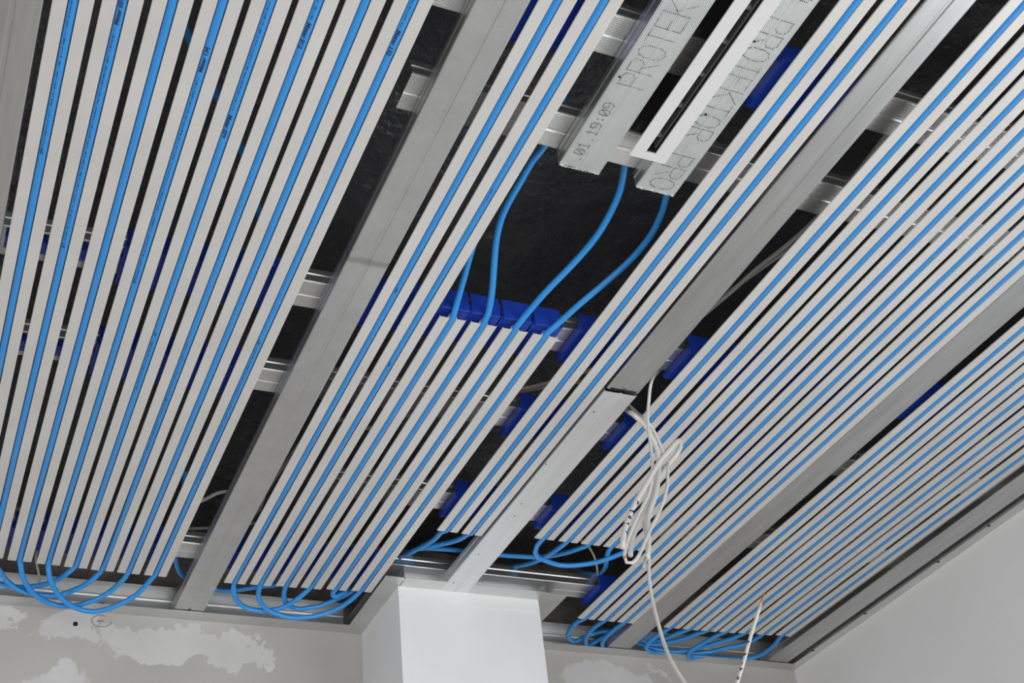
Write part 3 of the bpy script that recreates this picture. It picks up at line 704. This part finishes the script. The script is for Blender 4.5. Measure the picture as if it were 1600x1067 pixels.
mid = [px(962, 618, .066), px(984, 634, .034), px(997, 646, .012)] + [pxy(u, v_, Y) for u, v_, Y in ((1008, 655, 1.50), (1020, 670, 1.51), (1032, 695, 1.515), (1037, 708, 1.52), (1034, 720, 1.52), (1026, 735, 1.52), (1018, 760, 1.515), (1012, 790, 1.51), (1006, 815, 1.505), (1010, 840, 1.50), (1014, 870, 1.49), (1014, 900, 1.48), (1018, 930, 1.47), (1026, 965, 1.45), (1037, 1003, 1.43), (1050, 1035, 1.40), (1068, 1064, 1.38))]
low = [pxy(1092, 1098, 1.35), pxy(1120, 1118, 1.32), pxy(1140, 1106, 1.29), pxy(1148, 1080, 1.275), pxy(1152, 1066, 1.272), pxy(1162.3, 1033, 1.27), pxy(1173, 994, 1.27), pxy(1181, 968, 1.27), pxy(1187.6, 947, 1.27)]
cb4 = cable('electric_cable', mid + low[:3], 0.0027, M_CABLE, 'thin pale cable trailing from the bundle down in front of the far wall', CG)
cb5 = cable('electric_cable', low[2:], 0.0023, M_CABLE, 'white cable end pointing up with bare copper, in front of the right-hand loops', CG)
cop = [pxy(1187.3, 948, 1.27), pxy(1190.3, 938, 1.27), pxy(1193, 928, 1.27)]
bm = bmesh.new(); tube(bm, smooth_path(cop), 0.0014, 8); link('copper_core', bm, M_COPPER, cb5, True)
bm = bmesh.new(); bmesh.ops.create_uvsphere(bm, u_segments=8, v_segments=6, radius=0.0022)
o = link('copper_core', bm, M_COPPER, cb3, True); o.location = pxy(977.5, 870.5, 1.44)
# marks written on the cables
camp = Vector((0, 0, CAMZ))
def mark(parent, s, size, u0, v0, u1, v1, Y, rad, up=False):
    a = pxy(u0, v0, Y); b_ = pxy(u1, v1, Y)
    wrap_text(parent, s, size, a, b_ - a, camp - a, rad + 0.0003, M_HOLE, upright=up, name='handwritten_mark')
mark(cb2, ')', 0.0125, 975, 835, 977, 826, 1.434, 0.0046)
mark(cb2, 'L', 0.0100, 978, 822, 980, 814, 1.436, 0.0046)
mark(cb2, 'o', 0.0100, 981, 812.5, 985, 803, 1.437, 0.0046)
mark(cb2, 'L', 0.0100, 985.5, 802, 990, 792, 1.438, 0.0046)
mark(cb2, '6', 0.0125, 991.5, 789, 999, 776, 1.441, 0.0046)
for s_, u0, v0 in (('r', 1169.4, 1007), ('r', 1164.2, 1026), (':', 1160.2, 1040), ('v', 1157.4, 1049), ('c', 1153, 1063)):
    mark(cb5, s_, 0.0075, u0, v0, u0 + 2.4, v0 - 10, 1.27, 0.0024, up=True)

GG = 'grey cables lying above the strips'
cable('electric_cable', [px(1400, 190, .07), px(1345, 262, .068), px(1318, 292, .066), px(1272, 344, .066), px(1228, 384, .064), px(1180, 422, .062), px(1135, 462, .06), px(1060, 520, .06), px(960, 565, .062), px(859, 597, .064), px(817, 607, .064)] + [px(700, 625, .07), px(575, 669, .066), px(530, 656, .066), px(420, 745, .06)], 0.0036, M_CABLE_G, 'grey cable lying above the strips, crossing behind the jointed channel', GG)
cable('electric_cable', [px(1290, 345, .075), px(1240, 384, .068), px(1195, 415, .066), px(1140, 456, .066), px(1050, 530, .066), px(930, 590, .066), px(860, 603, .066), px(815, 612, .066), px(740, 640, .068), px(660, 700, .066)], 0.0036, M_CABLE_G, 'second grey cable just beside the first, above the jointed channel', GG)
cable('electric_cable', [px(470, 690, .065), px(417, 766, .064), px(400, 800, .064), px(375, 770, .062), px(345, 769, .06), px(316, 782, .06), px(280, 795, .06)], 0.0034, M_CABLE, 'pale cable glimpsed on both sides of the knurled channel near the far end', GG)
cable('electric_cable', [px(420, 815, .07), px(360, 822, .068), px(326, 825, .066), px(296, 826, .064), px(240, 830, .064)], 0.0030, M_CABLE_G, 'grey cable crossing dark gap left of the knurled channel, nearest the far wall', GG)
cable('electric_cable', [px(62, 850, .03), px(56, 868, .022), px(57, 880, .016), px(60, 893, .010), px(61.5, 908, .006), px(61.5, 915, .004)], 0.0022, M_CABLE_G, 'short grey wire end dangling at the far end of the left bay', GG)
cable('electric_cable', [px(905, 842, .04), px(918, 852, .03), px(926, 864, .025), px(931, 877, .025), px(933, 889, .03), px(935, 905, .06)], 0.0022, M_CABLE_G, 'short grey wire hanging behind the loops right of the pillar front', GG)
